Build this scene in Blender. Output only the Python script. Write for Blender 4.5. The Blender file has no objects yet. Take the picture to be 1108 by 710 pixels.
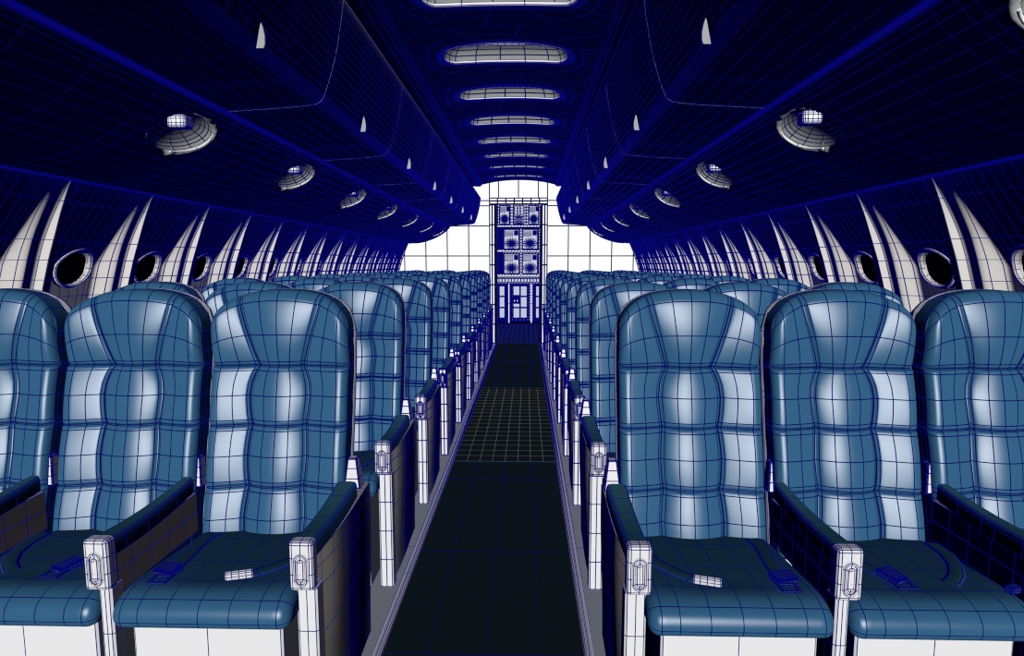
import bpy, bmesh, math
from mathutils import Vector, Matrix

S = bpy.context.scene
COL = S.collection
PI = math.pi

# ------------------------------------------------------------------ render look
S.view_settings.view_transform = 'Standard'
S.view_settings.look = 'None'
S.view_settings.gamma = 1.0
S.view_settings.exposure = 0.0
try:
    S.view_settings.use_curve_mapping = False
except Exception:
    pass
S.cycles.max_bounces = 2
S.cycles.diffuse_bounces = 0          # direct light only, as in the photograph
S.cycles.glossy_bounces = 0
S.cycles.transmission_bounces = 2
S.cycles.filter_width = 1.2

def lin(r, g, b):
    def f(c):
        c /= 255.0
        return c / 12.92 if c <= 0.04045 else ((c + 0.055) / 1.055) ** 2.4
    return (f(r), f(g), f(b), 1.0)

# ------------------------------------------------------------------ materials
NAVY = (0.0012, 0.0012, 0.155, 1.0)
DARKNAVY = (0.0015, 0.003, 0.115, 1.0)

def material(name, base, px=1.05, ki=1.0, kj=1.0, gloss=0.0, rough=0.4, line=NAVY, gcol=(1, 1, 1, 1), grow=0.3):
    """Plain surface with its mesh grid drawn on it as thin lines.
    wire_a / wire_b hold, per corner, the distance in metres to the grid lines around the face;
    the lines are drawn wider further down the cabin (by the place's own y coordinate)."""
    m = bpy.data.materials.new(name)
    m.use_nodes = True
    nt = m.node_tree
    N, L = nt.nodes, nt.links
    N.clear()
    out = N.new('ShaderNodeOutputMaterial')
    dif = N.new('ShaderNodeBsdfDiffuse')
    dif.inputs['Color'].default_value = base
    surf = dif.outputs[0]
    if gloss > 0:
        gl = N.new('ShaderNodeBsdfAnisotropic')
        gl.distribution = 'BECKMANN'
        gl.inputs['Color'].default_value = (gcol[0] * gloss, gcol[1] * gloss, gcol[2] * gloss, 1)
        gl.inputs['Roughness'].default_value = rough
        ad = N.new('ShaderNodeAddShader')
        L.new(surf, ad.inputs[0]); L.new(gl.outputs[0], ad.inputs[1])
        surf = ad.outputs[0]

    def math_node(op, a, b=None):
        n = N.new('ShaderNodeMath'); n.operation = op
        for k, v in enumerate((a, b)):
            if v is None:
                continue
            if isinstance(v, (int, float)):
                n.inputs[k].default_value = v
            else:
                L.new(v, n.inputs[k])
        return n.outputs[0]

    def near(uv, k):
        u = N.new('ShaderNodeUVMap'); u.uv_map = uv
        s = N.new('ShaderNodeSeparateXYZ'); L.new(u.outputs[0], s.inputs[0])
        return math_node('DIVIDE', math_node('MINIMUM', s.outputs[0], s.outputs[1]), k)

    d = math_node('MINIMUM', near('wire_a', ki), near('wire_b', kj))
    geo = N.new('ShaderNodeNewGeometry')
    sp = N.new('ShaderNodeSeparateXYZ'); L.new(geo.outputs['Position'], sp.inputs[0])
    y = math_node('MAXIMUM', sp.outputs[1], 0.5)
    w = math_node('MULTIPLY', y, px * 0.5 / 640.0)
    w = math_node('MULTIPLY', w, math_node('POWER', math_node('MAXIMUM', math_node('DIVIDE', y, 2.2), 1.0), grow))
    mask = math_node('LESS_THAN', d, w)
    em = N.new('ShaderNodeEmission')  # grid lines glow on their own, no lamp: keeps them visible on unlit surfaces
    em.inputs['Color'].default_value = line
    mx = N.new('ShaderNodeMixShader')
    L.new(mask, mx.inputs[0]); L.new(surf, mx.inputs[1]); L.new(em.outputs[0], mx.inputs[2])
    L.new(mx.outputs[0], out.inputs['Surface'])
    return m

M = {}
M['leather'] = material('blue_leather', (0.033, 0.117, 0.228, 1), gloss=0.05, rough=0.40, px=1.05, gcol=(0.95, 0.98, 1.02), line=DARKNAVY)
M['pad'] = material('armrest_leather', (0.036, 0.128, 0.20, 1), gloss=0.02, rough=0.4, px=1.0)
M['white'] = material('white_plastic', (0.78, 0.78, 0.79, 1), gloss=0.012, rough=0.35)
M['latch'] = material('latch_grey', (0.40, 0.40, 0.42, 1))
M['shell'] = material('shell_plastic', (0.75, 0.72, 0.80, 1), px=1.0)
M['panel'] = material('grey_side_panel', (0.50, 0.48, 0.40, 1), px=1.1)
M['brown'] = material('brown_arm_panel', (0.66, 0.58, 0.45, 1), px=1.0)
M['wall'] = material('cabin_wall_plastic', (0.72, 0.69, 0.65, 1), px=0.85, ki=0.9, kj=0.7, grow=0.7)
M['ceil'] = material('ceiling_plastic', (0.70, 0.70, 0.70, 1), px=0.52, ki=0.9, kj=0.9, grow=1.1)
M['rail'] = material('rail_plastic', (0.05, 0.05, 0.07, 1), px=2.6, grow=0.2)
M['bin'] = material('bin_plastic', (0.70, 0.70, 0.70, 1), px=0.62, ki=0.8, kj=0.8, grow=1.1)
M['bulk'] = material('bulkhead_white', (0.98, 0.98, 0.98, 1), px=0.7, line=(0.004, 0.004, 0.03, 1))
M['frame'] = material('door_frame_white', (0.93, 0.93, 0.93, 1), px=0.9, line=(0.002, 0.002, 0.05, 1))
M['lens'] = material('lamp_lens_grey', (0.30, 0.31, 0.30, 1), px=1.0, line=(0.002, 0.002, 0.06, 1))
M['lampwhite'] = material('lamp_white', (0.95, 0.95, 0.95, 1), px=0.8)
M['floor'] = material('cabin_floor_grey', (0.50, 0.53, 0.60, 1), px=1.0)
M['carpet'] = material('dark_carpet', (0.017, 0.029, 0.042, 1), px=0.9, kj=0.45, line=(0.001, 0.001, 0.13, 1))
M['grate'] = material('grate_metal', (0.017, 0.029, 0.042, 1), px=1.0, kj=0.6, line=lin(72, 72, 62))
M['silver'] = material('silver_rail', (0.85, 0.85, 0.95, 1), px=0.8)
M['belt'] = material('belt_webbing', (0.03, 0.10, 0.17, 1), px=1.0)
M['buckle'] = material('belt_buckle', (0.03, 0.05, 0.12, 1), px=1.6)
M['metal'] = material('belt_metal', (0.75, 0.75, 0.78, 1), px=0.9)
M['glass'] = material('window_glass_dark', (0.004, 0.004, 0.006, 1), gloss=0.02, rough=0.2, px=0.8)
M['galleywhite'] = material('galley_white', (0.85, 0.85, 0.88, 1), px=0.35)
M['galley'] = material('galley_steel', (0.55, 0.57, 0.66, 1), px=0.85, grow=0.15)
M['galleyfloor'] = material('galley_floor', (0.03, 0.05, 0.10, 1), px=1.0)

# ------------------------------------------------------------------ mesh collector
BIG = 9.0

class MB:
    def __init__(self):
        self.v, self.f, self.uv, self.mi, self.sm = [], [], [], [], []
        self.mats = []

    def _m(self, mat):
        if mat not in self.mats:
            self.mats.append(mat)
        return self.mats.index(mat)

    def face(self, idx, uv, mat, smooth):
        self.f.append(idx); self.uv.append(uv); self.mi.append(self._m(mat)); self.sm.append(smooth)

    def poly(self, pts, mat, smooth=False, lines=True):
        """a single triangle/quad/n-gon with its outline drawn"""
        b = len(self.v)
        pts = [Vector(p) for p in pts]
        self.v += pts
        n = len(pts)
        self.face(tuple(range(b, b + n)), edge_dist(pts) if lines else [(BIG, BIG, BIG, BIG)] * n, mat, smooth)

    def grid(self, P, mat, ci=None, cj=None, smooth=True, close_i=False, flip=False):
        """P[i][j] points; lines drawn along the listed i rows and j columns (None: all)"""
        ni, nj = len(P), len(P[0])
        P = [[Vector(p) for p in row] for row in P]
        if close_i:
            P = P + [P[0]]
        n2 = len(P)
        ci = list(range(n2)) if ci is None else sorted(set(ci))
        cj = list(range(nj)) if cj is None else sorted(set(cj))
        b = len(self.v)
        for row in P[:ni]:
            self.v += row
        LI = [[0.0] * nj for _ in range(n2)]
        for j in range(nj):
            for i in range(1, n2):
                LI[i][j] = LI[i - 1][j] + (P[i][j] - P[i - 1][j]).length
        LJ = [[0.0] * nj for _ in range(n2)]
        for i in range(n2):
            for j in range(1, nj):
                LJ[i][j] = LJ[i][j - 1] + (P[i][j] - P[i][j - 1]).length
        def bounds(c, n):
            lo, hi = [None] * n, [None] * n
            last = None
            s = set(c)
            for k in range(n):
                if k in s: last = k
                lo[k] = last
            nxt = None
            for k in range(n, -1, -1):
                if k < n: hi[k] = nxt if nxt is not None else None
                if k in s: nxt = k
            return lo, hi
        loi, hii = bounds(ci, n2)
        loj, hij = bounds(cj, nj)
        # hi[k] for cell k is the first line index >= k+1
        def first_ge(c, k):
            for x in c:
                if x >= k: return x
            return None
        hi_i = [first_ge(ci, k + 1) for k in range(n2 - 1)]
        hi_j = [first_ge(cj, k + 1) for k in range(nj - 1)]
        for i in range(n2 - 1):
            for j in range(nj - 1):
                cs = [(i, j), (i + 1, j), (i + 1, j + 1), (i, j + 1)]
                if flip: cs = cs[::-1]
                uv = []
                for (a, c) in cs:
                    d0 = LI[a][c] - LI[loi[i]][c] if loi[i] is not None else BIG
                    d1 = LI[hi_i[i]][c] - LI[a][c] if hi_i[i] is not None else BIG
                    e0 = LJ[a][c] - LJ[a][loj[j]] if loj[j] is not None else BIG
                    e1 = LJ[a][hi_j[j]] - LJ[a][c] if hi_j[j] is not None else BIG
                    uv.append((d0, d1, e0, e1))
                ids = tuple(b + (a % ni) * nj + c for (a, c) in cs)
                self.face(ids, uv, mat, smooth)

    def bm(self, bm, mat, smooth=False, mtx=None):
        b = len(self.v)
        bm.verts.index_update()
        for v in bm.verts:
            self.v.append(mtx @ v.co if mtx else v.co.copy())
        for f in bm.faces:
            pts = [self.v[b + v.index] for v in f.verts]
            self.face(tuple(b + v.index for v in f.verts), edge_dist(pts), mat, smooth)
        bm.free()

    def box(self, c, s, mat, bev=0.0, seg=2, cuts=(0, 0, 0), taper=None, rot=None, smooth=False):
        """bevelled box: centre, size; cuts adds grid lines; taper scales the top in x,y"""
        bm = bmesh.new()
        bmesh.ops.create_cube(bm, size=1.0)
        for v in bm.verts:
            t = taper if (taper and v.co.z > 0) else (1, 1)
            v.co = Vector((v.co.x * s[0] * t[0], v.co.y * s[1] * t[1], v.co.z * s[2]))
        if bev > 0:
            bmesh.ops.bevel(bm, geom=bm.edges[:] + bm.verts[:], offset=bev, segments=seg, affect='EDGES', profile=0.5)
        for ax in range(3):
            for k in range(cuts[ax]):
                p = [0, 0, 0]; p[ax] = s[ax] * ((k + 1) / (cuts[ax] + 1) - 0.5)
                nrm = [0, 0, 0]; nrm[ax] = 1
                bmesh.ops.bisect_plane(bm, geom=bm.verts[:] + bm.edges[:] + bm.faces[:], plane_co=p, plane_no=nrm)
        m = Matrix.Translation(c)
        if rot is not None: m = m @ rot
        self.bm(bm, mat, smooth, m)

    def tube(self, pts, r, mat, n=8, close=False, lines_n=None, smooth=True, lines_i=None):
        """round bar along pts"""
        pts = [Vector(p) for p in pts]
        rows = []
        k = len(pts)
        for i, p in enumerate(pts):
            a = pts[(i - 1) % k] if (close or i > 0) else p
            b = pts[(i + 1) % k] if (close or i < k - 1) else p
            t = (b - a).normalized()
            ref = Vector((0, 0, 1)) if abs(t.z) < 0.9 else Vector((1, 0, 0))
            u = t.cross(ref).normalized(); w = t.cross(u).normalized()
            rows.append([p + u * r * math.cos(2 * PI * q / n) + w * r * math.sin(2 * PI * q / n) for q in range(n + 1)])
        self.grid(rows, mat, ci=lines_i, cj=lines_n, close_i=close, smooth=smooth)
        if not close:
            self.poly(rows[0][:n], mat); self.poly(rows[-1][:n][::-1], mat)

    def lathe(self, prof, mat, n=16, mtx=None, smooth=True):
        rows = []
        for (r, z) in prof:
            row = [Vector((r * math.cos(2 * PI * q / n), r * math.sin(2 * PI * q / n), z)) for q in range(n + 1)]
            if mtx: row = [mtx @ p for p in row]
            rows.append(row)
        self.grid(rows, mat, smooth=smooth)

    def mesh(self, name):
        me = bpy.data.meshes.new(name)
        me.from_pydata([tuple(v) for v in self.v], [], self.f)
        for m in self.mats:
            me.materials.append(m)
        a = me.uv_layers.new(name='wire_a'); c = me.uv_layers.new(name='wire_b')
        fa, fc = [], []
        for uv in self.uv:
            for q in uv:
                fa += [q[0], q[1]]; fc += [q[2], q[3]]
        a.data.foreach_set('uv', fa); c.data.foreach_set('uv', fc)
        me.polygons.foreach_set('material_index', self.mi)
        me.polygons.foreach_set('use_smooth', self.sm)
        me.update()
        return me

    def build(self, name, parent=None, kind=None, label=None):
        o = bpy.data.objects.new(name, self.mesh(name))
        COL.objects.link(o)
        if parent is not None: o.parent = parent
        if kind: o['kind'] = kind
        if label: o['label'] = label
        return o

def edge_dist(pts):
    """corner values: distance to (up to four) edges of the face"""
    n = len(pts)
    out = []
    if n not in (3, 4):
        return [(BIG, BIG, BIG, BIG)] * n
    for p in pts:
        q = []
        for e in range(n):
            a, b = pts[e], pts[(e + 1) % n]
            d = b - a
            l = d.length
            q.append(((p - a).cross(d)).length / l if l > 1e-9 else BIG)
        while len(q) < 4: q.append(BIG)
        out.append((q[0], q[2], q[1], q[3]))
    return out

def thing(name, label, cat, loc=(0, 0, 0), group=None):
    o = bpy.data.objects.new(name, None)
    COL.objects.link(o)
    o.location = loc
    o['label'] = label; o['category'] = cat
    if group: o['group'] = group
    o.empty_display_size = 0.1
    return o

def tag(o, label, cat, group=None):
    o['label'] = label; o['category'] = cat
    if group: o['group'] = group
    return o

def kids(o):
    return [c for c in bpy.data.objects if c.parent == o]

def copy_tree(o, kid_map, parent=None):
    c = o.copy(); COL.objects.link(c)
    c.parent = parent
    for k in kid_map.get(o.name, []):
        copy_tree(k, kid_map, c)
    return c

def kid_map():
    d = {}
    for o in bpy.data.objects:
        if o.parent is not None:
            d.setdefault(o.parent.name, []).append(o)
    return d

def sstep(a, b, x):
    t = max(0.0, min(1.0, (x - a) / (b - a)))
    return t * t * (3 - 2 * t)

def interp(tab, x):
    if x <= tab[0][0]: return tab[0][1]
    for (a, p), (b, q) in zip(tab, tab[1:]):
        if x <= b: return p + (q - p) * (x - a) / (b - a)
    return tab[-1][1]

ORD = ['first', 'second', 'third', 'fourth', 'fifth', 'sixth', 'seventh', 'eighth', 'ninth', 'tenth', 'eleventh', 'twelfth',
       'thirteenth', 'fourteenth', 'fifteenth', 'sixteenth', 'seventeenth']

# ------------------------------------------------------------------ camera and light
CAM = Vector((0.1449, 0.0, 1.3216))
PITCH, YAW = 0.1059, 0.0253
cd = bpy.data.cameras.new('camera')
cd.sensor_width = 36.0
cd.lens = 640.0 / 1108.0 * 36.0
cd.clip_start = 0.02
cam = bpy.data.objects.new('camera', cd)
COL.objects.link(cam)
cam.location = CAM
cam.rotation_euler = (PI / 2 - PITCH, 0, YAW)
S.camera = cam

# one shadowless lamp shining down the length of the cabin (the photograph's only light)
ld = bpy.data.lights.new('cabin_key_light', 'SUN')
ld.energy = 3.3
ld.angle = math.radians(2)
ld.use_shadow = False
try:
    ld.cycles.cast_shadow = False
except Exception:
    pass
lamp = bpy.data.objects.new('cabin_key_light', ld)
COL.objects.link(lamp)
lamp.location = (0.1, -1.0, 1.6)
lamp.rotation_euler = (PI / 2 - math.radians(12), 0, YAW)

w = bpy.data.worlds.new('dark_surroundings')
w.use_nodes = True
w.node_tree.nodes['Background'].inputs[0].default_value = (0, 0, 0, 1)
w.node_tree.nodes['Background'].inputs[1].default_value = 0.0
S.world = w

# ------------------------------------------------------------------ dimensions
P = 0.85                 # seat pitch
Y0 = 1.42                # front of the armrests of the first row
NROW = 10
YB = 9.95                # bulkhead
BINP = 1.18              # overhead bin pitch
SEAM0 = 2.57
YS = [i for i in range(0)]

# ------------------------------------------------------------------ SEAT
SW = 0.457               # seat width
SEAMS = [0.405, 0.603, 0.796, 0.988]

def z_top(t):            # t = |2u-1|
    t = min(t, 1.0)
    return 1.24 - 0.14 * (1 - (1 - t ** 2.4) ** (1 / 2.4))

def y_base(z):
    return 0.405 + 0.215 * (min(z, 0.988) - 0.45) + 0.07 * max(0.0, z - 0.988)

HW = [(0.405, 0.21), (0.45, 0.21), (0.51, 0.215), (0.56, 0.205), (0.603, 0.194), (0.65, 0.206), (0.70, 0.211), (0.75, 0.205), (0.796, 0.193),
      (0.84, 0.207), (0.89, 0.217), (0.93, 0.208), (0.96, 0.187), (0.988, 0.158), (1.06, 0.205), (1.14, 0.258), (1.24, 0.315)]

def back_point(side, s, z, frac_top=None):
    """side -1/1, s in -1..0..1: |s|<=1 centre panel, 1<s<=2 side panel"""
    a = abs(s)
    sg = 1 if s >= 0 else -1
    hw = interp(HW, z)
    t = a * hw if a <= 1 else hw + (a - 1) * (0.5 - hw)
    x = sg * t * SW
    return x, t, hw

def back_surface(s, z, zt):
    x, t, hw = back_point(1, s, z)
    a = abs(s)
    # which segment
    k = 0
    bounds = SEAMS + [1.26]
    for i in range(4):
        if z >= bounds[i]: k = i
    lo, hi = bounds[k], bounds[k + 1]
    q = (z - lo) / (hi - lo)
    amp = 1.0 if k < 3 else 0.75
    if a <= 1:
        F = 0.004 + 0.024 * amp * (1 - (a ** 2))
    else:
        r = a - 1
        F = 0.004 + amp * (0.042 * r - 0.012 * r * r)
    F += 0.006 * (1 - (2 * q - 1) ** 2) if k < 3 else 0.019 * (1 - (2 * q - 1) ** 2)
    dm = (t - hw) * SW
    F -= 0.007 * math.exp(-(dm / 0.006) ** 2)
    for sz in SEAMS[1:]:
        F -= 0.007 * math.exp(-((z - sz) / 0.0045) ** 2)
    # rounded rim
    R = 0.032
    es = (0.5 - t) * SW
    et = (zt - z) * 0.9
    def rd(e):
        e = max(0.0, min(e, R))
        return R - math.sqrt(max(0.0, R * R - (R - e) ** 2))
    drop = rd(es) + (rd(et) if k == 3 else 0)
    drop = min(drop, R * 1.15)
    return Vector((x, y_base(z) - F + drop, z))

def cols():
    """column parameters and which ones are drawn"""
    c, lines = [], []
    side = [2.0, 1.985, 1.95, 1.90, 1.83, 1.76, 1.68, 1.6, 1.5, 1.4, 1.3, 1.2, 1.12, 1.075, 1.018]
    drawn = {2.0, 1.76, 1.4, 1.075, 1.018}
    cen = [1.0, 0.955, 0.91, 0.86, 0.78, 0.68, 0.58, 0.45, 0.3, 0.15]
    drawnc = {1.0, 0.91, 0.45}
    seq = [-x for x in side] + [-x for x in cen] + [0.0] + cen[::-1] + side[::-1]
    for i, x in enumerate(seq):
        if abs(x) in drawn or abs(x) in drawnc or x == 0.0: lines.append(i)
    return seq, lines

CS, CL = cols()

def back_rows(lo, hi, top=False):
    rows, lines = [], []
    if not top:
        qs = [0, .015, .03, .05, .085, .14, .2, .3, .4, .5, .6, .7, .8, .86, .915, .95, .97, .985, 1]
        dr = {0, .015, .085, .5, .915, .985, 1}
        for i, q in enumerate(qs):
            rows.append(('z', lo + q * (hi - lo)))
            if q in dr: lines.append(i)
    else:
        qs = [0, .01, .02, .035, .06, .1, .16, .24, .32, .42, .52, .62, .72, .80, .86, .90, .94, .97, .99, 1.0]
        dr = {0, .01, .06, .42, .86, 1.0}
        for i, q in enumerate(qs):
            rows.append(('q', q))
            if q in dr: lines.append(i)
    return rows, lines

def back_mesh(top):
    mb = MB()
    grid, lines = [], []
    if top:
        rs, lines = back_rows(0.988, 1.24, True)
        for (_, q) in rs:
            row = []
            for s in CS:
                t = None
                # top height depends on where the column ends up: two passes
                zt = 1.24
                for _ in range(4):
                    z = 0.988 + q * (zt - 0.988)
                    x, t, hw = back_point(1, s, z)
                    zt = z_top(min(1.0, 2 * t))
                row.append(back_surface(s, z, zt))
            grid.append(row)
    else:
        off = 0
        for k in range(3):
            rs, ln = back_rows(SEAMS[k], SEAMS[k + 1])
            st = 0 if k == 0 else 1
            for i, (_, z) in enumerate(rs):
                if i < st: continue
                if i in ln: lines.append(len(grid))
                grid.append([back_surface(s, z, 1.24) for s in CS])
    # front (rows go up, columns go +x): faces must look towards -y
    mb.grid(grid, M['leather'], ci=lines, cj=CL, flip=True)
    # sides (and top): wrap straight back
    D = 0.062
    def wrap(edge, lines_j):
        rows = [[p + Vector((0, d, 0)) for p in edge] for d in (0, 0.012, 0.035, D)]
        return rows
    left = [r[0] for r in grid]; right = [r[-1] for r in grid]
    mb.grid(wrap(left, None), M['leather'], ci=[0, 1, 2, 3], cj=lines)
    mb.grid(wrap(right, None), M['leather'], ci=[0, 1, 2, 3], cj=lines, flip=True)
    if top:
        mb.grid(wrap(grid[-1], None), M['leather'], ci=[0, 1, 3], cj=CL)
    return mb

def shell_mesh():
    """white plastic shell behind the cushion"""
    mb = MB()
    pts = []
    for z in (0.40, 0.55, 0.72, 0.9, 1.0, 1.06):
        pts.append((-1.0, z))
    for a in range(0, 25):
        t = -1 + 2 * a / 24
        pts.append((t, None))
    for z in (1.06, 1.0, 0.9, 0.72, 0.55, 0.40):
        pts.append((1.0, z))
    loop = []
    for t, z in pts:
        zz = z if z is not None else z_top(abs(t)) + 0.001
        loop.append((t * (SW / 2 + 0.002), zz))
    def ring(k, yoff):
        return [Vector((x * k, y_base(z) + yoff, 0.40 + (z - 0.40) * (1 - (1 - k) * 0.6))) for x, z in loop]
    rows = [ring(0.99, 0.056), ring(1.0, 0.060), ring(1.0, 0.083), ring(0.985, 0.094), ring(0.95, 0.10), ring(0.6, 0.112), ring(0.0, 0.115)]
    mb.grid(rows, M['shell'], ci=[0, 1, 2, 3, 4, 5, 6], cj=list(range(0, len(loop), 3)))
    return mb

def cushion_mesh():
    mb = MB()
    prof = [(0.40, 0.408), (0.2, 0.404), (0.0, 0.403), (-0.02, 0.404), (-0.034, 0.408), (-0.043, 0.416), (-0.048, 0.428), (-0.048, 0.442), (-0.044, 0.456),
            (-0.036, 0.468), (-0.023, 0.478), (-0.006, 0.486), (0.016, 0.491), (0.05, 0.493), (0.1, 0.491), (0.17, 0.486), (0.25, 0.480), (0.33, 0.474), (0.40, 0.468)]
    ln = [2, 6, 10, 13, 15, 17]
    n = len(prof)
    nor = []
    for i in range(n):
        a, b = prof[max(0, i - 1)], prof[min(n - 1, i + 1)]
        dy, dz = b[0] - a[0], b[1] - a[1]
        l = math.hypot(dy, dz)
        nor.append((-dz / l, dy / l) if True else None)
    # outward normal: for the top (moving +y) up is +z -> (-dz, dy): dy>0 gives +z. bottom moves -y gives -z. ok
    hwid = SW / 2
    xs = [0, .002, .006, .012, .02, .03, .045, .075, .11, .15, .19, .2285]
    xs = [-hwid + e for e in xs] + [hwid - e for e in xs[::-1][1:]]
    drawn = {0, 5, 7, 9, 11, 13, 15, 17, 22}
    R = 0.03
    rows = []
    for x in xs:
        e = hwid - abs(x)
        e = min(e, R)
        k = R - math.sqrt(max(0, R * R - (R - e) ** 2))
        dish = 0.006 * (1 - (x / hwid) ** 2)
        row = []
        for i, (y, z) in enumerate(prof):
            zz = z - nor[i][1] * k - (dish if i > 12 else 0)
            yy = y - nor[i][0] * k
            # bow of the drawn lines at the front edge
            row.append(Vector((x, yy, zz)))
        rows.append(row)
    mb.grid(rows, M['leather'], ci=list(drawn), cj=ln, flip=False)
    for r, fl in ((rows[0], False), (rows[-1], True)):
        c = Vector((r[0].x, 0.18, 0.45))
        inner = [c + (p - c) * 0.75 for p in r]
        mb.grid([r, inner, [c] * n], M['leather'], cj=ln, ci=[0, 1], flip=not fl)
    return mb

def pad_mesh(y0, y1, w0, w1, zf):
    """armrest pad: rounded section swept backwards"""
    mb = MB()
    rows = []
    sec = [(-0.5, -1), (-0.5, -0.3), (-0.46, -0.12), (-0.38, -0.03), (-0.2, 0), (0.2, 0), (0.38, -0.03), (0.46, -0.12), (0.5, -0.3), (0.5, -1)]
    K = 8
    for i in range(K + 1):
        q = i / K
        y = y0 + (y1 - y0) * q
        wd = w0 + (w1 - w0) * q
        z = zf + 0.016 * q * q - 0.006 * math.sin(PI * q)
        h = 0.05
        rows.append([Vector((a * wd, y, z + b * h)) for a, b in sec])
    mb.grid(rows, M['pad'], ci=[0, 1, 3, 4, 6, 8], cj=[0, 1, 2, 3, 6, 7, 8, 9], flip=False)
    mb.poly(rows[0], M['pad'], lines=False); mb.poly(rows[-1][::-1], M['pad'], lines=False)
    return mb

def stadium(w, h, n=8):
    """rounded-end loop, centred, long axis z"""
    r = w / 2
    pts = []
    for k in range(n + 1):
        a = PI * k / n
        pts.append((r * math.cos(a), h / 2 - r + r * math.sin(a)))
    for k in range(n + 1):
        a = PI + PI * k / n
        pts.append((r * math.cos(a), -(h / 2 - r) + r * math.sin(a)))
    return pts

def cap_meshes(y0, zt):
    mb = MB()
    mb.box((0, y0 + 0.02, zt - 0.066), (0.062, 0.04, 0.132), M['white'], bev=0.009, seg=2, cuts=(1, 1, 2))
    ins = MB()
    zc = zt - 0.075
    outer = stadium(0.040, 0.092); mid = stadium(0.032, 0.084); inn = stadium(0.024, 0.074); core = stadium(0.014, 0.06)
    def lp(l, y): return [Vector((x, y, zc + z)) for x, z in l]
    rows = [lp(outer, y0 + 0.001), lp(mid, y0 - 0.005), lp(inn, y0 - 0.0045), lp(inn, y0 + 0.0005), lp(core, y0 - 0.004), lp(stadium(0.002, 0.045), y0 - 0.0045)]
    rows = [r + [r[0]] for r in rows]
    ins.grid(rows, M['white'], ci=[0, 1, 2, 3, 4], cj=[0, 4, 8, 9, 13, 17], smooth=False)
    return mb, ins

def bracket_mesh(y, z, wd):
    """tapered white bracket that carries the back end of the armrest"""
    mb = MB()
    mb.box((0, y, z + 0.05), (wd, 0.05, 0.10), M['white'], bev=0.004, seg=2, cuts=(0, 0, 2), taper=(0.55, 0.6))
    return mb

def end_panel_mesh(sg):
    """aisle-side panel from the armrest down to the floor; sg = direction of the aisle"""
    mb = MB()
    ys = [0.045, 0.055, 0.07, 0.09, 0.12, 0.16, 0.20, 0.24, 0.27, 0.29, 0.31, 0.33, 0.35, 0.37, 0.39, 0.42, 0.46, 0.52, 0.56, 0.58]
    zs = [0.0, 0.04, 0.12, 0.22, 0.32, 0.40, 0.46, 0.52, 0.565]
    ln = [0, 1, 3, 5, 7, 8, 9, 10, 11, 12, 13, 14, 15, 17, 18, 19]
    out, inn = [], []
    for y in ys:
        q = (y - 0.045) / 0.535
        row = []
        for z in zs:
            f = 0.4 + 0.6 * sstep(0.0, 0.5, z)
            x = -0.014 + 0.024 * sstep(-0.12, 0.30, q) * f - 0.008 * sstep(0.40, 1.0, q)
            yy = y + 0.03 * sstep(0.15, 0.5, q) * (0.3 - z)
            row.append(Vector((sg * x, yy, z)))
        out.append(row)
        inn.append([Vector((-sg * 0.02, p.y, p.z)) for p in row])
    fl = sg < 0
    mb.grid(out, M['panel'], ci=ln, cj=[0, 2, 4, 6, 7, 8], flip=fl)
    mb.grid(inn, M['panel'], ci=[0, 9, 19], cj=[0, 8], flip=not fl)
    for a, b, f in ((out[0], inn[0], True), (out[-1], inn[-1], False)):
        mb.grid([a, b], M['panel'], ci=[0, 1], cj=[0, 4, 8], flip=(f != fl), smooth=False)
    mb.grid([[r[-1] for r in out], [r[-1] for r in inn]], M['panel'], cj=ln, flip=not fl, smooth=False)
    return mb

def strap_mesh(pts, wd):
    mb = MB()
    pts = [Vector(p) for p in pts]
    rows = []
    for i, p in enumerate(pts):
        t = (pts[min(i + 1, len(pts) - 1)] - pts[max(i - 1, 0)]).normalized()
        side = t.cross(Vector((0, 0, 1))).normalized()
        rows.append([p + side * (-wd / 2), p + side * (-wd / 2) + Vector((0, 0, 0.003)), p + side * (-wd * 0.36) + Vector((0, 0, 0.004)),
                     p + side * (wd * 0.36) + Vector((0, 0, 0.004)), p + side * (wd / 2) + Vector((0, 0, 0.003)), p + side * (wd / 2)])
    mb.grid(rows, M['belt'], ci=list(range(0, len(rows), 2)))
    return mb

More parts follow.
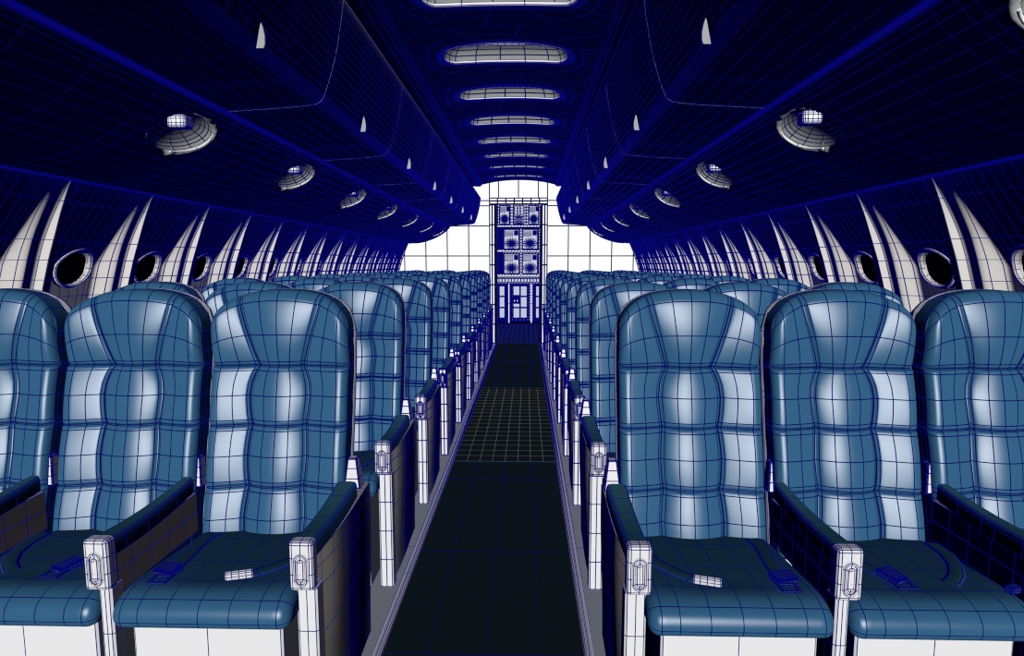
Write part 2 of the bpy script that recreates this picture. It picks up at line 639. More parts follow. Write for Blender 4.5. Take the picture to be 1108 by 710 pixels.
ROWNAME = ORD
def make_seat(kind, sg):
    """kind aisle/middle/window; sg = -1 for the seats left of the aisle, +1 right of it. Local origin: floor, seat centre, front of armrests"""
    root = thing('airplane_seat', '', 'seat')
    mb = back_mesh(False); mb.build('backrest', root)
    back_mesh(True).build('headrest', root)
    shell_mesh().build('back_shell', root, label='white plastic back shell')
    cu = cushion_mesh().build('seat_cushion', root)
    # base under the cushion
    b = MB()
    bw = 0.40
    b.box((0.0 + sg * 0.015, 0.205, 0.20), (bw, 0.37, 0.398), M['white'], bev=0.006, seg=1, cuts=(1, 0, 0))
    b.build('seat_base', root, label='white box base')
    half = 0.247
    arms = [('aisle' if kind == 'aisle' else 'inner', -sg * (half if kind == 'aisle' else half))]
    if kind == 'window': arms.append(('wall', sg * 0.25))
    for an, ax in arms:
        inner = an != 'aisle'
        y0 = -0.05 if inner else 0.0
        zt = 0.645 if inner else 0.622
        pad = pad_mesh(y0 + 0.035, 0.395 if not inner else 0.36, 0.056, 0.066 if not inner else 0.034, zt - 0.004)
        p = pad.build('armrest', root); p.location.x = ax
        cm, im = cap_meshes(y0, zt)
        c = cm.build('armrest_cap', p, label='white armrest end cap')
        im.build('recline_button', c)
        bk = bracket_mesh(0.44, 0.60, 0.056 if not inner else 0.022).build('armrest_bracket', root, label='tapered white bracket'); bk.location.x = ax - (0.01 * sg if not inner else 0)
        inp = MB()
        ya = y0 + 0.036
        inp.box((0, (ya + 0.38) / 2, 0.535), (0.03, 0.38 - ya, 0.13), M['brown'], bev=0.004, seg=1, cuts=(0, 4, 1))
        ip = inp.build('arm_side_panel', root, label='brown panel under the armrest'); ip.location.x = ax
        lg = MB()
        pw = 0.056 if not inner else 0.034
        lt = zt - 0.134
        lg.box((0, y0 + 0.05, lt / 2 + 0.0), (pw, 0.05, lt), M['white'], bev=0.006, seg=1, cuts=(1, 0, 3))
        l = lg.build('leg', root, label='white leg'); l.location.x = ax - (0.003 * sg if not inner else 0)
        if not inner:
            e = end_panel_mesh(-sg).build('end_panel', root, label='grey panel facing the aisle'); e.location.x = ax - sg * 0.024
    # seat belt
    a = sg if kind != 'middle' else -sg     # side of the buckle
    zt = lambda y: interp([(-0.02, 0.480), (0.012, 0.491), (0.05, 0.493), (0.1, 0.491), (0.17, 0.486), (0.25, 0.480), (0.33, 0.474), (0.4, 0.468)], y) + 0.001
    if kind == 'middle':
        path = [(a * 0.10, 0.36), (a * 0.095, 0.30), (a * 0.092, 0.24), (a * 0.09, 0.18), (a * 0.075, 0.14), (a * 0.055, 0.11)]
    else:
        path = [(a * 0.17, 0.36), (a * 0.175, 0.30), (a * 0.165, 0.24), (a * 0.155, 0.18), (a * 0.15, 0.13), (a * 0.145, 0.09)]
    st = strap_mesh([(x, y, zt(y)) for x, y in path], 0.045).build('seat_belt', root)
    ex, ey = path[-1]
    bu = MB()
    tilt = Matrix.Rotation(0.08, 4, 'X') @ Matrix.Rotation(0.25 * a if kind != 'middle' else 1.2 * a, 4, 'Z')
    bu.box((ex, ey - 0.012, zt(ey) + 0.010), (0.062, 0.045, 0.018), M['buckle'], bev=0.004, seg=2, cuts=(5, 3, 0), rot=tilt)
    bo = bu.build('buckle', st, label='dark belt buckle')
    fr = MB()
    fw, fh = 0.050, 0.036
    fy = ey - 0.055
    for dx, dy, sx, sy in ((0, fh / 2, fw, 0.008), (0, -fh / 2, fw, 0.008), (fw / 2 - 0.004, 0, 0.008, fh), (-fw / 2 + 0.004, 0, 0.008, fh)):
        fr.box((ex - 0.004 * a + dx, fy + dy, zt(fy) + 0.007), (sx, sy, 0.005), M['buckle'])
    fr.build('belt_loop', st)
    # tongue on the other side
    tp = [(-a * 0.21, 0.34), (-a * 0.20, 0.26), (-a * 0.17, 0.18), (-a * 0.13, 0.12), (-a * 0.095, 0.085), (-a * 0.075, 0.07)]
    st2 = strap_mesh([(x, y, zt(y)) for x, y in tp], 0.042).build('seat_belt', root)
    tg = MB()
    if kind != 'middle':
        tg.box((-a * 0.062, 0.05, zt(0.05) + 0.012), (0.07, 0.012, 0.026), M['metal'], bev=0.003, seg=1, cuts=(3, 0, 1), rot=Matrix.Rotation(-a * 0.28, 4, 'Z') @ Matrix.Rotation(0.3, 4, 'X'))
    else:
        tg.box((-a * 0.205, 0.03, zt(0.05) + 0.012), (0.035, 0.02, 0.02), M['buckle'], bev=0.003, seg=1, cuts=(2, 0, 1), rot=Matrix.Rotation(-a * 0.3, 4, 'Z'))
    tg.build('buckle_tongue', st2, label='metal belt tongue')
    return root

XC = {'aisle': 0.677, 'middle': 1.171, 'window': 1.665}
for sg, sname in ((-1, 'left'), (1, 'right')):
    for kind in ('aisle', 'middle', 'window'):
        proto = make_seat(kind, sg)
        km = kid_map()
        for r in range(NROW):
            o = proto if r == 0 else copy_tree(proto, km)
            o.location = (sg * XC[kind], Y0 + P * r, 0)
            o['label'] = 'blue leather %s seat in the %s row from the front, %s of the aisle' % (kind, ROWNAME[r], sname)
            o['group'] = 'blue airplane seats in rows %s of the aisle' % sname

# ------------------------------------------------------------------ FLOOR, CARPET, RAILS
def frange(a, b, step):
    n = max(1, int(round((b - a) / step)))
    return [a + (b - a) * i / n for i in range(n + 1)]

mb = MB()
ysf = frange(0.2, YB + 0.1, 0.85)
mb.grid([[Vector((x, y, -0.004)) for y in ysf] for x in (-2.1, -1.4, -0.75, -0.37, 0.37, 0.75, 1.4, 2.1)], M['floor'], smooth=False, flip=True)
mb.build('floor', kind='structure')

CW = 0.343
def carpet(name, ya, yb, xs, ys, mat, h=0.004):
    mb = MB()
    mb.grid([[Vector((x, y, h)) for x in xs] for y in ys], mat, smooth=False, cj=list(range(1, len(xs) - 1)))
    for (xa, xb, y_a, y_b) in ((xs[0], xs[-1], ya, ya), (xs[-1], xs[-1], ya, yb), (xs[-1], xs[0], yb, yb), (xs[0], xs[0], yb, ya)):
        mb.poly([(xa, y_a, -0.003), (xb, y_b, -0.003), (xb, y_b, h), (xa, y_a, h)], mat, lines=False)
    return mb.build(name)

xsn = [-CW, -0.19, 0.005, 0.19, CW]
c1 = carpet('aisle_carpet', 0.5, 3.865, xsn, [0.5, 1.3, 1.88, 2.607, 3.528, 3.865], M['carpet'])
tag(c1, 'dark carpet strip on the aisle floor before the grid mat', 'carpet', 'carpet strips along the aisle')
gx = [-CW + 2 * CW * k / 8 for k in range(9)]
c2 = carpet('grid_mat', 3.87, 6.27, gx, frange(3.87, 6.27, 2.4 / 20), M['grate'], 0.005)
tag(c2, 'dark mat with an olive grid halfway down the aisle floor', 'mat')
c3 = carpet('aisle_carpet', 6.275, YB, xsn, frange(6.275, YB, 0.92), M['carpet'])
tag(c3, 'dark carpet strip on the aisle floor beyond the grid mat', 'carpet', 'carpet strips along the aisle')

n = 0
for sg in (-1, 1):
    n += 1
    mb = MB()
    prof = [(0.345, -0.003), (0.345, 0.012), (0.350, 0.016), (0.358, 0.016), (0.363, 0.012), (0.378, 0.010), (0.384, 0.006), (0.384, -0.003)]
    ys = frange(0.5, YB, 0.9)
    mb.grid([[Vector((sg * x, y, z)) for y in ys] for x, z in prof], M['silver'], flip=(sg > 0), smooth=False)
    mb.poly([Vector((sg * x, 0.5, z)) for x, z in prof], M['silver'], lines=False)
    mb.build('trim_%d' % n, kind='structure', label='silver rail along the carpet edge')

# ------------------------------------------------------------------ SIDE WALLS with window niches
WPROF = [(0.0, 1.99), (0.3, 2.05), (0.6, 2.07), (0.9, 2.06), (1.1, 2.035), (1.23, 2.00), (1.35, 1.965), (1.45, 1.93), (1.55, 1.895), (1.62, 1.867), (1.67, 1.845), (1.73, 1.81)]
WP = 0.5667
WY0 = 2.565 - WP * 4      # a rib's near face
NWIN = 17
ZW = 1.305

YW, DMAX = 0.315, 0.15
def deep(z):
    t = max(0.0, min(1.0, (1.66 - z) / 0.34))
    return t + 0.10 * math.sin(2 * PI * t) / (2 * PI) * -1

def wall_depth(yl, z):
    """how far the panel is set back from the rib face; yl in 0..WP from the rib's near face"""
    D = DMAX * deep(z)
    D *= sstep(0.80, 0.95, z)
    st = 0.036 * sstep(1.72, 1.40, z) * sstep(0.7, 0.85, z)
    D = max(D, st)
    if yl < 0.010: return st * (1 - yl / 0.010)
    if yl < 0.050: return 0.0
    if yl < 0.070: return D * sstep(0.050, 0.070, yl)
    y0 = 0.485 - 0.035 * deep(z)
    fl = D * (1 - 0.28 * (yl - 0.07) / 0.40)
    fl = max(fl, st)
    d = st + (fl - st) * (1 - sstep(y0, 0.508, yl)) if yl < 0.508 else st
    if yl < 0.45:
        e = math.hypot((yl - YW) / 0.108, (z - ZW) / 0.084)
        d += 0.030 * (1 - sstep(0.90, 1.0, e))
    return d

yl_list = [0.0, 0.0015, 0.0085, 0.010, 0.013, 0.022, 0.036, 0.047, 0.050, 0.056, 0.063, 0.070]
yl_list += [0.085 + 0.0085 * k for k in range(43)] + [0.450 + 0.006 * k for k in range(10)] + [0.508, 0.512, 0.525, 0.545]
yl_lines = {0.0, 0.010, 0.050, 0.063, 0.070, 0.508, 0.525, 0.545}
zs = [0.0, 0.3, 0.6, 0.8, 0.9, 0.97, 1.03] + [1.08 + 0.011 * k for k in range(38)] + [1.51, 1.54, 1.57, 1.60, 1.63, 1.66, 1.69, 1.73]
zl = {0, 1, 2, 3, 5}
zl |= {i for i, z in enumerate(zs) if i > 6 and (i - 7) % 8 == 0 and z < 1.5} | {len(zs) - 5, len(zs) - 1}

for sg, sname in ((-1, 'left'), (1, 'right')):
    mb = MB()
    rows, lines = [], []
    for k in range(NWIN):
        for yl in yl_list:
            y = WY0 + k * WP + yl
            if y > YB - 0.01: break
            near_line = yl in yl_lines or any(abs(yl - t) < 0.0029 for t in (0.119, 0.17, 0.221, 0.272, 0.323, 0.374, 0.408, 0.433, 0.462, 0.486))
            if near_line: lines.append(len(rows))
            rows.append([Vector((sg * (interp(WPROF, z) + wall_depth(yl, z)), y, z)) for z in zs])
    lines.append(len(rows))
    rows.append([Vector((sg * interp(WPROF, z), YB, z)) for z in zs])
    mb.grid(rows, M['wall'], ci=lines, cj=sorted(zl), flip=(sg < 0))
    mb.build('wall_' + sname, kind='structure')
    # windows: oval frame and dark pane
    for k in range(NWIN - 1):
        yc = WY0 + k * WP + YW
        if yc > YB - 0.3: continue
        X = lambda z: interp(WPROF, z) + DMAX * deep(z) * 0.83
        nn = 28
        fr = MB()
        def ring(a, off):
            return [Vector((sg * (X(ZW + a * 0.084 * math.sin(t)) + off), yc + a * 0.108 * math.cos(t), ZW + a * 0.084 * math.sin(t))) for t in [2 * PI * q / nn for q in range(nn + 1)]]
        fr.grid([ring(1.16, -0.006), ring(1.12, -0.015), ring(1.05, -0.017), ring(0.99, -0.010), ring(0.95, 0.006)], M['wall'], flip=(sg > 0), cj=list(range(0, nn + 1, 2)))
        fo = fr.build('window_%d' % (k + 1 + (NWIN if sg > 0 else 0)), kind='structure')
        pa = MB()
        pa.grid([ring(0.95, 0.012), ring(0.5, 0.010), ring(0.001, 0.009)], M['glass'], ci=[0], cj=[], flip=(sg > 0))
        pa.build('window_pane', fo)

# ------------------------------------------------------------------ COVES (under the bins) with lamp wells
CPROF = [(1.80, 1.705), (1.78, 1.688), (1.74, 1.683), (1.66, 1.688), (1.58, 1.703), (1.50, 1.726), (1.42, 1.755), (1.34, 1.792), (1.27, 1.832), (1.21, 1.875), (1.165, 1.918), (1.14, 1.952), (1.128, 1.972)]
def cprof(q):
    n = len(CPROF) - 1
    f = q * n
    i = min(int(f), n - 1)
    t = f - i
    a, b = CPROF[i], CPROF[i + 1]
    p0, p3 = CPROF[max(0, i - 1)], CPROF[min(n, i + 2)]
    def cr(k):
        return 0.5 * (2 * a[k] + (b[k] - p0[k]) * t + (2 * p0[k] - 5 * a[k] + 4 * b[k] - p3[k]) * t * t + (3 * a[k] - p0[k] - 3 * b[k] + p3[k]) * t ** 3)
    return cr(0), cr(1)
def cnorm(q):
    a, b = cprof(max(0, q - .01)), cprof(min(1, q + .01))
    tx, tz = b[0] - a[0], b[1] - a[1]
    l = math.hypot(tx, tz)
    return tz / l, -tx / l      # outward from the cabin (up and away)
QL = 8.35 / 12                  # where on the profile the lamps sit
LAMPY = [2.43 + BINP * k - (0.026 if k < 0 else 0) for k in range(-1, 7)]
LA, LB = 0.175, 0.125           # half axes along y and along the profile (in q)

qs = [i / 48 for i in range(49)]
ncove = 2
for sg, sname in ((-1, 'left'), (1, 'right')):
    ncove += 1
    ys = frange(0.2, YB, 0.0135)
    mb = MB()
    rows = []
    lines = []
    want = []
    for ly in LAMPY:
        want += [ly - 0.30, ly - 0.22, ly + 0.22, ly + 0.26, ly + 0.34, ly + 0.60]
    for i, y in enumerate(ys):
        if any(abs(y - t) < 0.0068 for t in want): lines.append(i)
        row = []
        for q in qs:
            x, z = cprof(q)
            nx, nz = cnorm(q)
            d = 0
            for ly in (LAMPY if sg > 0 else LAMPY[1:]):
                if abs(y - ly) < 0.3:
                    e = math.hypot((y - ly) / LA, (q - QL) / LB)
                    d = 0.10 * (1 - sstep(0.93, 1.01, e))
            row.append(Vector((sg * (x - nx * d), y, z - nz * d)) if False else Vector((sg * (x + abs(nx) * d), y, z + abs(nz) * d)))
        rows.append(row)
    mb.grid(rows, M['ceil'], ci=lines, cj=[0, 1, 2, 3, 4, 6, 9, 12, 16, 19, 22, 25, 28, 31, 34, 37, 40, 42, 44, 45, 46, 47, 48], flip=(sg > 0))
    mb.build('trim_%d' % ncove, kind='structure', label='curved cove panel under the overhead bins')
    # lamps
    shown = LAMPY if sg > 0 else LAMPY[1:]      # the nearest one on the left is outside the picture
    for k, ly in enumerate(shown):
        x, z = cprof(QL)
        nx, nz = abs(cnorm(QL)[0]), abs(cnorm(QL)[1])
        tx, tz = -nz, nx        # along the profile towards the bin (inwards and up)
        root = thing('cove_lamp', '%s oval reading lamp from the front in the cove %s of the aisle' % (ORD[k], sname), 'lamp', (sg * x, ly, z), 'oval lamps in the coves')
        HB = math.hypot(cprof(QL + .05)[0] - cprof(QL - .05)[0], cprof(QL + .05)[1] - cprof(QL - .05)[1]) / 0.1 * LB
        def L3(u, v, d):        # u along y, v along profile, d outwards
            px, pz = cprof(QL + v / HB * LB)
            return Vector((sg * (px - x + d * nx), u, pz - z + d * nz))
        bowl = MB()
        br = []
        for r in (1.0, 0.97, 0.9, 0.8, 0.65, 0.45, 0.22, 0.02):
            d = 0.009 + 0.064 * math.sqrt(max(0, 1 - r ** 2.2)) if r <= 1 else 0.0
            br.append([L3(LA * 0.99 * r * math.cos(t), HB * 0.99 * r * math.sin(t), d) for t in [2 * PI * q / 24 for q in range(25)]])
        bowl.grid(br, M['lens'], cj=list(range(0, 25, 2)), flip=(sg < 0))
        bowl.build('reflector', root)
        rim = MB()
        rim.tube([L3(LA * 0.97 * math.cos(t), HB * 0.95 * math.sin(t), -0.001) for t in [-1.25 + 1.7 * q / 20 for q in range(21)]], 0.0045, M['lampwhite'], n=6, lines_n=[], lines_i=[0, 10, 20])
        rim.build('rim', root)
        bulb = MB()
        bulb.box(L3(-0.03, 0.03, 0.03), (0.075, 0.06, 0.05), M['lampwhite'], bev=0.008, seg=2, cuts=(3, 4, 2))
        bulb.build('bulb', root, label='white ribbed bulb')

# ------------------------------------------------------------------ OVERHEAD BINS
def bin_profile():
    bottom = [(1.126, 1.972), (1.05, 1.976), (0.98, 1.980), (0.91, 1.984), (0.84, 1.989), (0.78, 1.995), (0.755, 1.999)]
    corner = [(0.747, 2.0015), (0.739, 2.0050), (0.732, 2.0095), (0.726, 2.0150), (0.721, 2.0215), (0.717, 2.0285), (0.713, 2.0370)]
    face = [(0.704, 2.06), (0.693, 2.09), (0.683, 2.12), (0.674, 2.15), (0.665, 2.18), (0.658, 2.21), (0.651, 2.24), (0.645, 2.27), (0.640, 2.30), (0.634, 2.33), (0.629, 2.36), (0.625, 2.39), (0.622, 2.41)]
    top = [(0.622, 2.425), (0.628, 2.437), (0.64, 2.444), (0.66, 2.447)]
    return bottom, corner, face, top

def make_bin(ln):
    root = thing('overhead_bin', '', 'overhead bin')
    bottom, corner, face, top = bin_profile()
    body = MB()
    cuts = [0.0, 0.012, 0.03, ln * 0.5, ln - 0.36, ln - 0.335, ln - 0.31, ln - 0.03, ln - 0.012, ln] if ln > 0.6 else [0, 0.012, ln - 0.012, ln]
    prof = bottom + corner
    body.grid([[Vector((x, y, z)) for y in cuts] for x, z in prof], M['bin'], flip=True)
    tp = top + [(0.8, 2.447), (1.126, 2.447), (1.126, 2.2), (1.126, 1.972)]
    body.grid([[Vector((x, y, z)) for y in (0, ln)] for x, z in tp], M['bin'], flip=True, smooth=False)
    full = prof + face + top + [(1.126, 2.447)]
    cen = Vector((0.88, 0, 2.2))
    for y, fl in ((0, True), (ln, False)):
        c = cen + Vector((0, y, 0))
        pts = [Vector((x, y, z)) for x, z in full]
        for a, b in zip(pts, pts[1:] + pts[:1]):
            body.poly([a, b, c] if fl else [b, a, c], M['bin'], lines=False)
    body.build('bin_body', root)
    door = MB()
    dc = [0.0, 0.02, 0.05, 0.085, ln * 0.30, ln * 0.36, ln * 0.40, ln * 0.62, ln * 0.66, ln - 0.085, ln - 0.05, ln - 0.02, ln] if ln > 0.6 else [0.0, 0.03, ln - 0.03, ln]
    dp = [corner[-1]] + face + [top[0]]
    door.grid([[Vector((x, y, z)) for y in dc] for x, z in dp], M['bin'], flip=True)
    d = door.build('bin_door', root)
    if ln > 0.6:
        la = MB()
        yl = ln - 0.59
        # protruding pull latch: wedge with its near end facing down the cabin
        A = [(0.704, 2.03), (0.668, 2.03), (0.668, 2.045), (0.672, 2.12), (0.676, 2.125)]
        rows = []
        for y, k in ((yl - 0.045, 0.75), (yl - 0.04, 0.8), (yl + 0.0, 0.6), (yl + 0.10, 0.2), (yl + 0.11, 0.0)):
            rows.append([Vector((0.706 + (-0.036) * k * f, y, z)) for f, z in ((-0.3, 2.005), (0.55, 2.005), (0.72, 2.015), (0.75, 2.04), (0.6, 2.065), (0.35, 2.085))])
        la.grid(rows, M['latch'], flip=True, smooth=False)
        la.poly(rows[0], M['latch'])
        la.build('latch', d, label='white pull latch')
    return root

def mirror_mesh(me):
    m2 = me.copy()
    for v in m2.vertices: v.co.x = -v.co.x
    m2.flip_normals()
    return m2

protoR = make_bin(BINP - 0.0006)
shortR = make_bin(YB - 0.02 - (SEAM0 + 6 * BINP))
km = kid_map()
def mirrored_tree(o, parent=None):
    c = o.copy(); COL.objects.link(c); c.parent = parent
    if c.data: c.data = mirror_mesh(c.data)
    for k in km.get(o.name, []): mirrored_tree(k, c)
    return c
protoL = mirrored_tree(protoR); shortL = mirrored_tree(shortR)
km = kid_map()
for sname, pr, sh in (('left', protoL, shortL), ('right', protoR, shortR)):
    for k in range(7):
        o = pr if k == 0 else copy_tree(pr, km)
        o.location = (0, SEAM0 + (k - 1) * BINP, 0)
        o['label'] = '%s long overhead bin from the front, above the seats %s of the aisle' % (ORD[k], sname)
        o['group'] = 'overhead bins'
    sh.location = (0, SEAM0 + 6 * BINP, 0)
    sh['label'] = 'short overhead bin against the white end wall %s of the aisle' % sname
    sh['group'] = 'overhead bins'

# rails between cove and bins, and along the wall top
nt = 4
for sg in (-1, 1):
    for (cx, cz, r) in ((1.133, 1.966, 0.010), (1.80, 1.697, 0.019)):
        nt += 1
        mb = MB()
        ys = frange(0.2, YB - 0.01, 0.6)
        mb.grid([[Vector((sg * (cx + r * math.cos(a)), y, cz + r * math.sin(a))) for y in ys] for a in [2 * PI * k / 20 for k in range(21)]], M['rail'], flip=(sg > 0))
        mb.build('trim_%d' % nt, kind='structure')

# ------------------------------------------------------------------ CEILING with stadium light openings
def zc(x):
    return 2.715 - 0.075 * (abs(x) / 0.607) ** 2.2
LP = 0.90
LY = [3.17 + LP * k for k in range(0, 8)]
CX = 0.60
HA, HBY = 0.425, 0.188          # half length in x, half width in y of a light opening

def stad(k, n=40):
    """light opening loop, long axis x, k = growth in metres"""
    r = HBY + k
    a = HA - HBY
    pts = []
    for i in range(n):
        t = 2 * PI * (i + 0.5) / n
        # superellipse-like stadium
        c, s = math.cos(t), math.sin(t)
        pts.append((a * max(-1, min(1, 1.6 * c)) + r * c, r * s))
    return pts

mb = MB()
NA = 40
for ly in LY:
    rows = []
    inner = stad(0)
    def rect(x, y):
        # project direction from the opening to the tile border
        best = 1e9
        bx, by = CX, LP / 2
        k = min(bx / abs(x) if abs(x) > 1e-6 else 1e9, by / abs(y) if abs(y) > 1e-6 else 1e9)
        return x * k, y * k
    for f in (0, 0.03, 0.06, 0.09, 0.13, 0.18, 0.5, 1.0):
        row = []
        for (x, y) in inner:
            rx, ry = rect(x, y)
            px, py = x + (rx - x) * f, y + (ry - y) * f
            row.append(Vector((px, ly + py, zc(px))))
        row.append(row[0])
        rows.append(row)
    mb.grid(rows, M['ceil'], cj=list(range(0, NA + 1, 2)), flip=False)
    # tile corners
    cor = [(CX, LP / 2), (-CX, LP / 2), (-CX, -LP / 2), (CX, -LP / 2)]
    last = rows[-1][:-1]
    for (cx, cy) in cor:
        # triangle between the two border points either side of the corner
        n = len(last)
        for i in range(n):
            a, b = last[i], last[(i + 1) % n]
            onx = lambda p: abs(abs(p.x) - CX) < 1e-5
            if onx(a) != onx(b) and (a.x * cx > 0 or b.x * cx > 0) and ((a.y - ly) * cy > 0 and (b.y - ly) * cy > 0):
                mb.poly([b, a, Vector((cx, ly + cy, zc(cx)))], M['ceil'], lines=False)
y_end = LY[-1] + LP / 2
y_st = LY[0] - LP / 2
xs = [CX * (k / 6) for k in range(-6, 7)]
if y_end < YB:
    mb.grid([[Vector((x, y, zc(x))) for x in xs] for y in frange(y_end, YB, 0.3)], M['ceil'], flip=True)
mb.grid([[Vector((x, y, zc(x))) for x in xs] for y in frange(0.2, y_st, 0.3)], M['ceil'], flip=True)
for sg in (-1, 1):
    cv = [(CX, zc(CX)), (0.612, 2.625), (0.635, 2.612), (0.68, 2.612), (0.76, 2.615), (0.86, 2.62), (1.00, 2.625), (1.14, 2.63)]
    mb.grid([[Vector((sg * x, y, z)) for y in frange(0.2, YB, LP / 2)] for x, z in cv], M['ceil'], flip=(sg > 0))
mb.build('ceiling', kind='structure')

# the lights in the openings
def make_light():
    root = thing('ceiling_light', '', 'ceiling light')
    bz = MB()
    def lp(k, d):
        return [Vector((x, y, zc(x) - 2.715 + d)) for x, y in stad(k)]
    rows = [lp(0.004, 0.0), lp(-0.002, -0.004), lp(-0.010, -0.005), lp(-0.016, -0.001), lp(-0.018, 0.014)]
    rows = [r + [r[0]] for r in rows]
    bz.grid(rows, M['lampwhite'], cj=list(range(0, 41, 4)), flip=False)
    bz.build('bezel', root, label='white bezel')
    dm = MB()
    rows = [lp(-0.016, 0.008), lp(-0.020, 0.045), lp(-0.045, 0.075), lp(-0.09, 0.092), lp(-0.135, 0.098), lp(-0.176, 0.10)]
    rows = [r + [r[0]] for r in rows]
    dm.grid(rows, M['lens'], cj=list(range(0, 41, 2)), flip=False)
    dm.build('housing', root, label='grey recessed housing')
    tb = MB()
    tb.tube([Vector((x, -0.115, zc(x) - 2.715 + 0.018)) for x in [-0.27 + 0.045 * k for k in range(13)]], 0.014, M['lampwhite'], n=8)
    tb.build('tube', root, label='white lamp tube')
    return root
proto = make_light()
km = kid_map()
vis = LY
for k, ly in enumerate(vis):
    o = proto if k == 0 else copy_tree(proto, km)
    o.location = (0, ly, 2.715)
    o['label'] = '%s long oval ceiling light from the front, over the aisle' % ORD[k]
    o['group'] = 'oval ceiling lights over the aisle'

# ------------------------------------------------------------------ BULKHEAD, DOOR FRAME
OX, OXR, OZ = 0.365, 0.365, 2.31
mb = MB()
zl_ = [0.0, 0.49, 0.98, 1.475, 1.97, 2.30, 2.385, 2.80]
for sg in (-1, 1):
    xs = [sg * v for v in (0.48, 0.83, 1.19, 1.55, 1.91, 2.25)]
    mb.grid([[Vector((x, YB, z)) for z in zl_] for x in xs], M['bulk'], smooth=False, flip=(sg < 0))
mb.grid([[Vector((x, YB, z)) for z in (2.425, 2.80)] for x in (-0.48, -0.33, 0.0, 0.33, 0.48)], M['bulk'], smooth=False, flip=False)
mb.build('wall_back', kind='structure')

mb = MB()
for sg in (-1, 1):
    # jamb
    mb.box((sg * 0.435, YB + 0.02, 1.16), (0.10, 0.10, 2.32), M['frame'], bev=0.006, seg=1, cuts=(1, 0, 6))
    mb.box((sg * 0.372, YB + 0.06, 1.155), (0.03, 0.14, 2.31), M['frame'], bev=0.004, seg=1, cuts=(0, 0, 5))
mb.box((0, YB + 0.02, 2.375), (0.97, 0.10, 0.11), M['frame'], bev=0.006, seg=1, cuts=(6, 0, 1))
mb.build('door_1', kind='structure', label='white door frame in the end wall')

# galley floor and side walls beyond the opening
YG = 13.35
mb = MB()
mb.grid([[Vector((x, y, 0)) for y in frange(YB + 0.02, YG, 0.14)] for x in frange(-1.0, 1.0, 0.09)], M['galleyfloor'], flip=True, smooth=False)
mb.build('floor_galley', kind='structure')
mb = MB()
mb.grid([[Vector((x, YG + 0.72, z)) for z in frange(0, 2.8, 0.4)] for x in frange(-1.0, 1.0, 0.4)], M['galley'], smooth=False)
mb.build('wall_galley', kind='structure')

# ------------------------------------------------------------------ GALLEY
g = thing('galley_unit', 'tall galley unit with shelves seen through the doorway in the end wall', 'galley', (0, YG, 0))
GX0, GX1 = -0.62, 0.56
fr = MB()
GM = M['galley']
# carcass: back, posts, decks
fr.box(((GX0 + GX1) / 2, 0.66, 1.40), (GX1 - GX0, 0.02, 2.80), GM, cuts=(15, 0, 40))
for x, wd in ((GX0 + 0.03, 0.06), (GX1 - 0.03, 0.06)):
    fr.box((x, 0.33, 1.40), (wd, 0.64, 2.80), GM, bev=0.004, seg=1, cuts=(2, 0, 40))
fr.build('carcass', g)
for zc_, th, nm in ((2.185, 0.05, 'shelf'), (1.635, 0.05, 'shelf'), (1.09, 0.05, 'shelf'), (0.98, 0.10, 'counter')):
    sh = MB()
    sh.box(((GX0 + GX1) / 2, 0.31, zc_), (GX1 - GX0 - 0.13, 0.66, th), M['galleywhite'] if nm == 'shelf' else GM, bev=0.006, seg=1, cuts=(14, 0, 0))
    sh.build(nm, g)
for (x, za, zb) in ((-0.465, 1.12, 1.60), (-0.465, 1.67, 2.15)):
    cb = MB()
    cb.box((x, 0.1, (za + zb) / 2), (0.14, 0.16, zb - za), M['buckle'], bev=0.004, seg=1, cuts=(5, 0, 12))
    cb.build('switch_panel', g, label='dark switch panel')
for x in (-0.262, 0.245):
    pt = MB()
    pt.box((x, 0.02, 0.46), (0.045, 0.10, 0.90), M['galleywhite'], bev=0.005, seg=1, cuts=(0, 0, 1))
    pt.build('divider', g, label='white upright divider')

def make_container(w_, h_):
    c = thing('galley_container', '', 'container')
    b = MB()
    b.box((0, 0.2, h_ / 2), (w_, 0.40, h_), GM, bev=0.012, seg=2)
    b.build('container_body', c)
    d = MB()
    # front plate with a fan of ribs round a low handle, and ruled upper half
    d.box((0, -0.006, h_ / 2), (w_ - 0.03, 0.012, h_ - 0.03), GM, bev=0.003, seg=1)
    n_ = 14
    pr = []
    for r in (0.16, 0.42, 0.62, 0.94):
        pr.append([Vector((r * (w_ / 2 - 0.02) * math.cos(t), -0.014 - 0.004 * (1 - r), h_ * 0.30 + r * h_ * 0.27 * math.sin(t))) for t in [2 * PI * q / n_ for q in range(n_ + 1)]])
    d.grid(pr, GM, smooth=False, flip=True)
    for q in range(3):
        d.box((-w_ * 0.16, -0.013, h_ * (0.66 + 0.1 * q)), (w_ * 0.5, 0.006, h_ * 0.075), GM)
    dd = d.build('container_door', c)
    l = MB()
    l.box((w_ * 0.28, -0.018, h_ * 0.80), (w_ * 0.26, 0.02, h_ * 0.24), M['buckle'], bev=0.004, seg=1, cuts=(4, 0, 5))
    l.build('latch', dd, label='dark latch')
    h = MB()
    h.box((0, -0.024, h_ * 0.30), (w_ * 0.30, 0.02, h_ * 0.09), M['buckle'], bev=0.003, seg=1, cuts=(4, 0, 2))
    h.build('handle', dd)
    return c

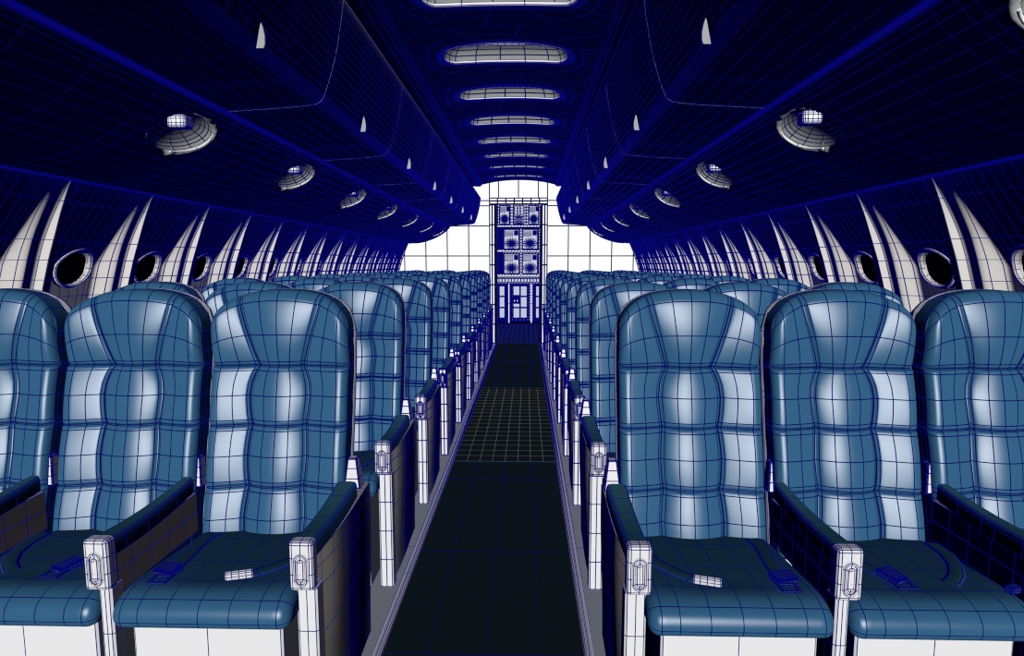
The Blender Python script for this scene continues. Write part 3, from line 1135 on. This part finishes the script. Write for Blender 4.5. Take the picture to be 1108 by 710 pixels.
specs = [(-0.36, 2.21, 'upper shelf, beside the coffee maker on its window side'), (0.29, 2.21, ''), (-0.205, 1.66, ''), (0.21, 1.66, ''), (-0.205, 1.115, ''), (0.21, 1.115, '')]
labs = ['steel galley container on the top shelf, left of the coffee maker', 'steel galley container on the top shelf, right of the coffee maker',
        'steel galley container on the middle shelf, beside the upper dark switch panel', 'steel galley container on the middle shelf, away from the switch panel',
        'steel galley container on the lowest shelf, beside the lower dark switch panel', 'steel galley container on the lowest shelf, away from the switch panel']
small = make_container(0.25, 0.44)
big = make_container(0.37, 0.47)
km = kid_map()
first = {0: True, 1: True}
for i, (x, z, _) in enumerate(specs):
    src = small if i < 2 else big
    key = 0 if i < 2 else 1
    if first[key]:
        o = src; first[key] = False
    else:
        o = copy_tree(src, km)
    o.location = (x, YG + 0.03, z + 0.003)
    o['label'] = labs[i]; o['group'] = 'galley containers on the shelves'

cm = thing('coffee_maker', 'coffee maker with round pot between two containers on the top galley shelf', 'coffee maker', (-0.04, YG + 0.05, 2.213))
b = MB()
b.box((0, 0.2, 0.225), (0.24, 0.12, 0.45), GM, bev=0.006, seg=2, cuts=(4, 0, 6)); b.box((0, 0.10, 0.02), (0.24, 0.2, 0.03), GM, bev=0.005, seg=2, cuts=(4, 2, 0))
b.build('machine_body', cm)
for x in (-0.072, 0.0, 0.072):
    t = MB(); t.box((x, 0.08, 0.325), (0.045, 0.10, 0.22), M['galleywhite'], bev=0.006, seg=1); t.build('brew_column', cm, label='white brewing column')
p_ = MB()
p_.lathe([(0.02, 0.04), (0.075, 0.045), (0.088, 0.08), (0.085, 0.13), (0.06, 0.165), (0.05, 0.19), (0.055, 0.2)], M['galley'], n=14, mtx=Matrix.Translation((0, 0.06, 0)))
p_.build('pot', cm)

def make_cart(w_):
    c = thing('galley_cart', '', 'cart')
    b = MB()
    b.box((0, 0.30, 0.46), (w_, 0.56, 0.86), M['buckle'], bev=0.008, seg=2, cuts=(4, 0, 4))
    b.build('cart_body', c)
    d = MB()
    d.box((0, 0.008, 0.49), (w_ - 0.09, 0.02, 0.76), M['galleydoor'], bev=0.010, seg=2, cuts=(1 if w_ > 0.3 else 0, 0, 2))
    do = d.build('cart_door', c)
    for x in (-w_ / 2 + 0.05, w_ / 2 - 0.05):
        wh = MB()
        wh.lathe([(0.0, -0.015), (0.03, -0.015), (0.03, 0.015), (0.0, 0.015)], M['buckle'], n=10, mtx=Matrix.Translation((x, 0.08, 0.032)) @ Matrix.Rotation(PI / 2, 4, 'Y'))
        wh.build('wheel', c)
    return c, do
M['galleydoor'] = material('cart_door_pale', (0.50, 0.55, 0.68, 1), px=1.0)
for (xa, xb, lab, lt) in ((-0.545, -0.295, 'narrow galley cart left of the wide one under the counter', False), (-0.23, 0.21, 'wide galley cart with dark latch in the middle under the counter', True),
                      (0.28, 0.485, 'narrow galley cart right of the wide one under the counter', False)):
    c, do = make_cart(xb - xa)
    c.location = ((xa + xb) / 2, YG + 0.05, 0.0)
    c['label'] = lab; c['group'] = 'galley carts under the counter'
    if lt:
        l = MB()
        l.box((-0.095, -0.012, 0.55), (0.17, 0.03, 0.20), M['buckle'], bev=0.005, seg=1, cuts=(5, 0, 5))
        lo = l.build('latch', do, label='dark latch plate')
        for dx in (-0.13, -0.065):
            kn = MB(); kn.box((dx, -0.031, 0.52), (0.035, 0.012, 0.055), M['galleywhite'], bev=0.003, seg=1); kn.build('knob', lo)
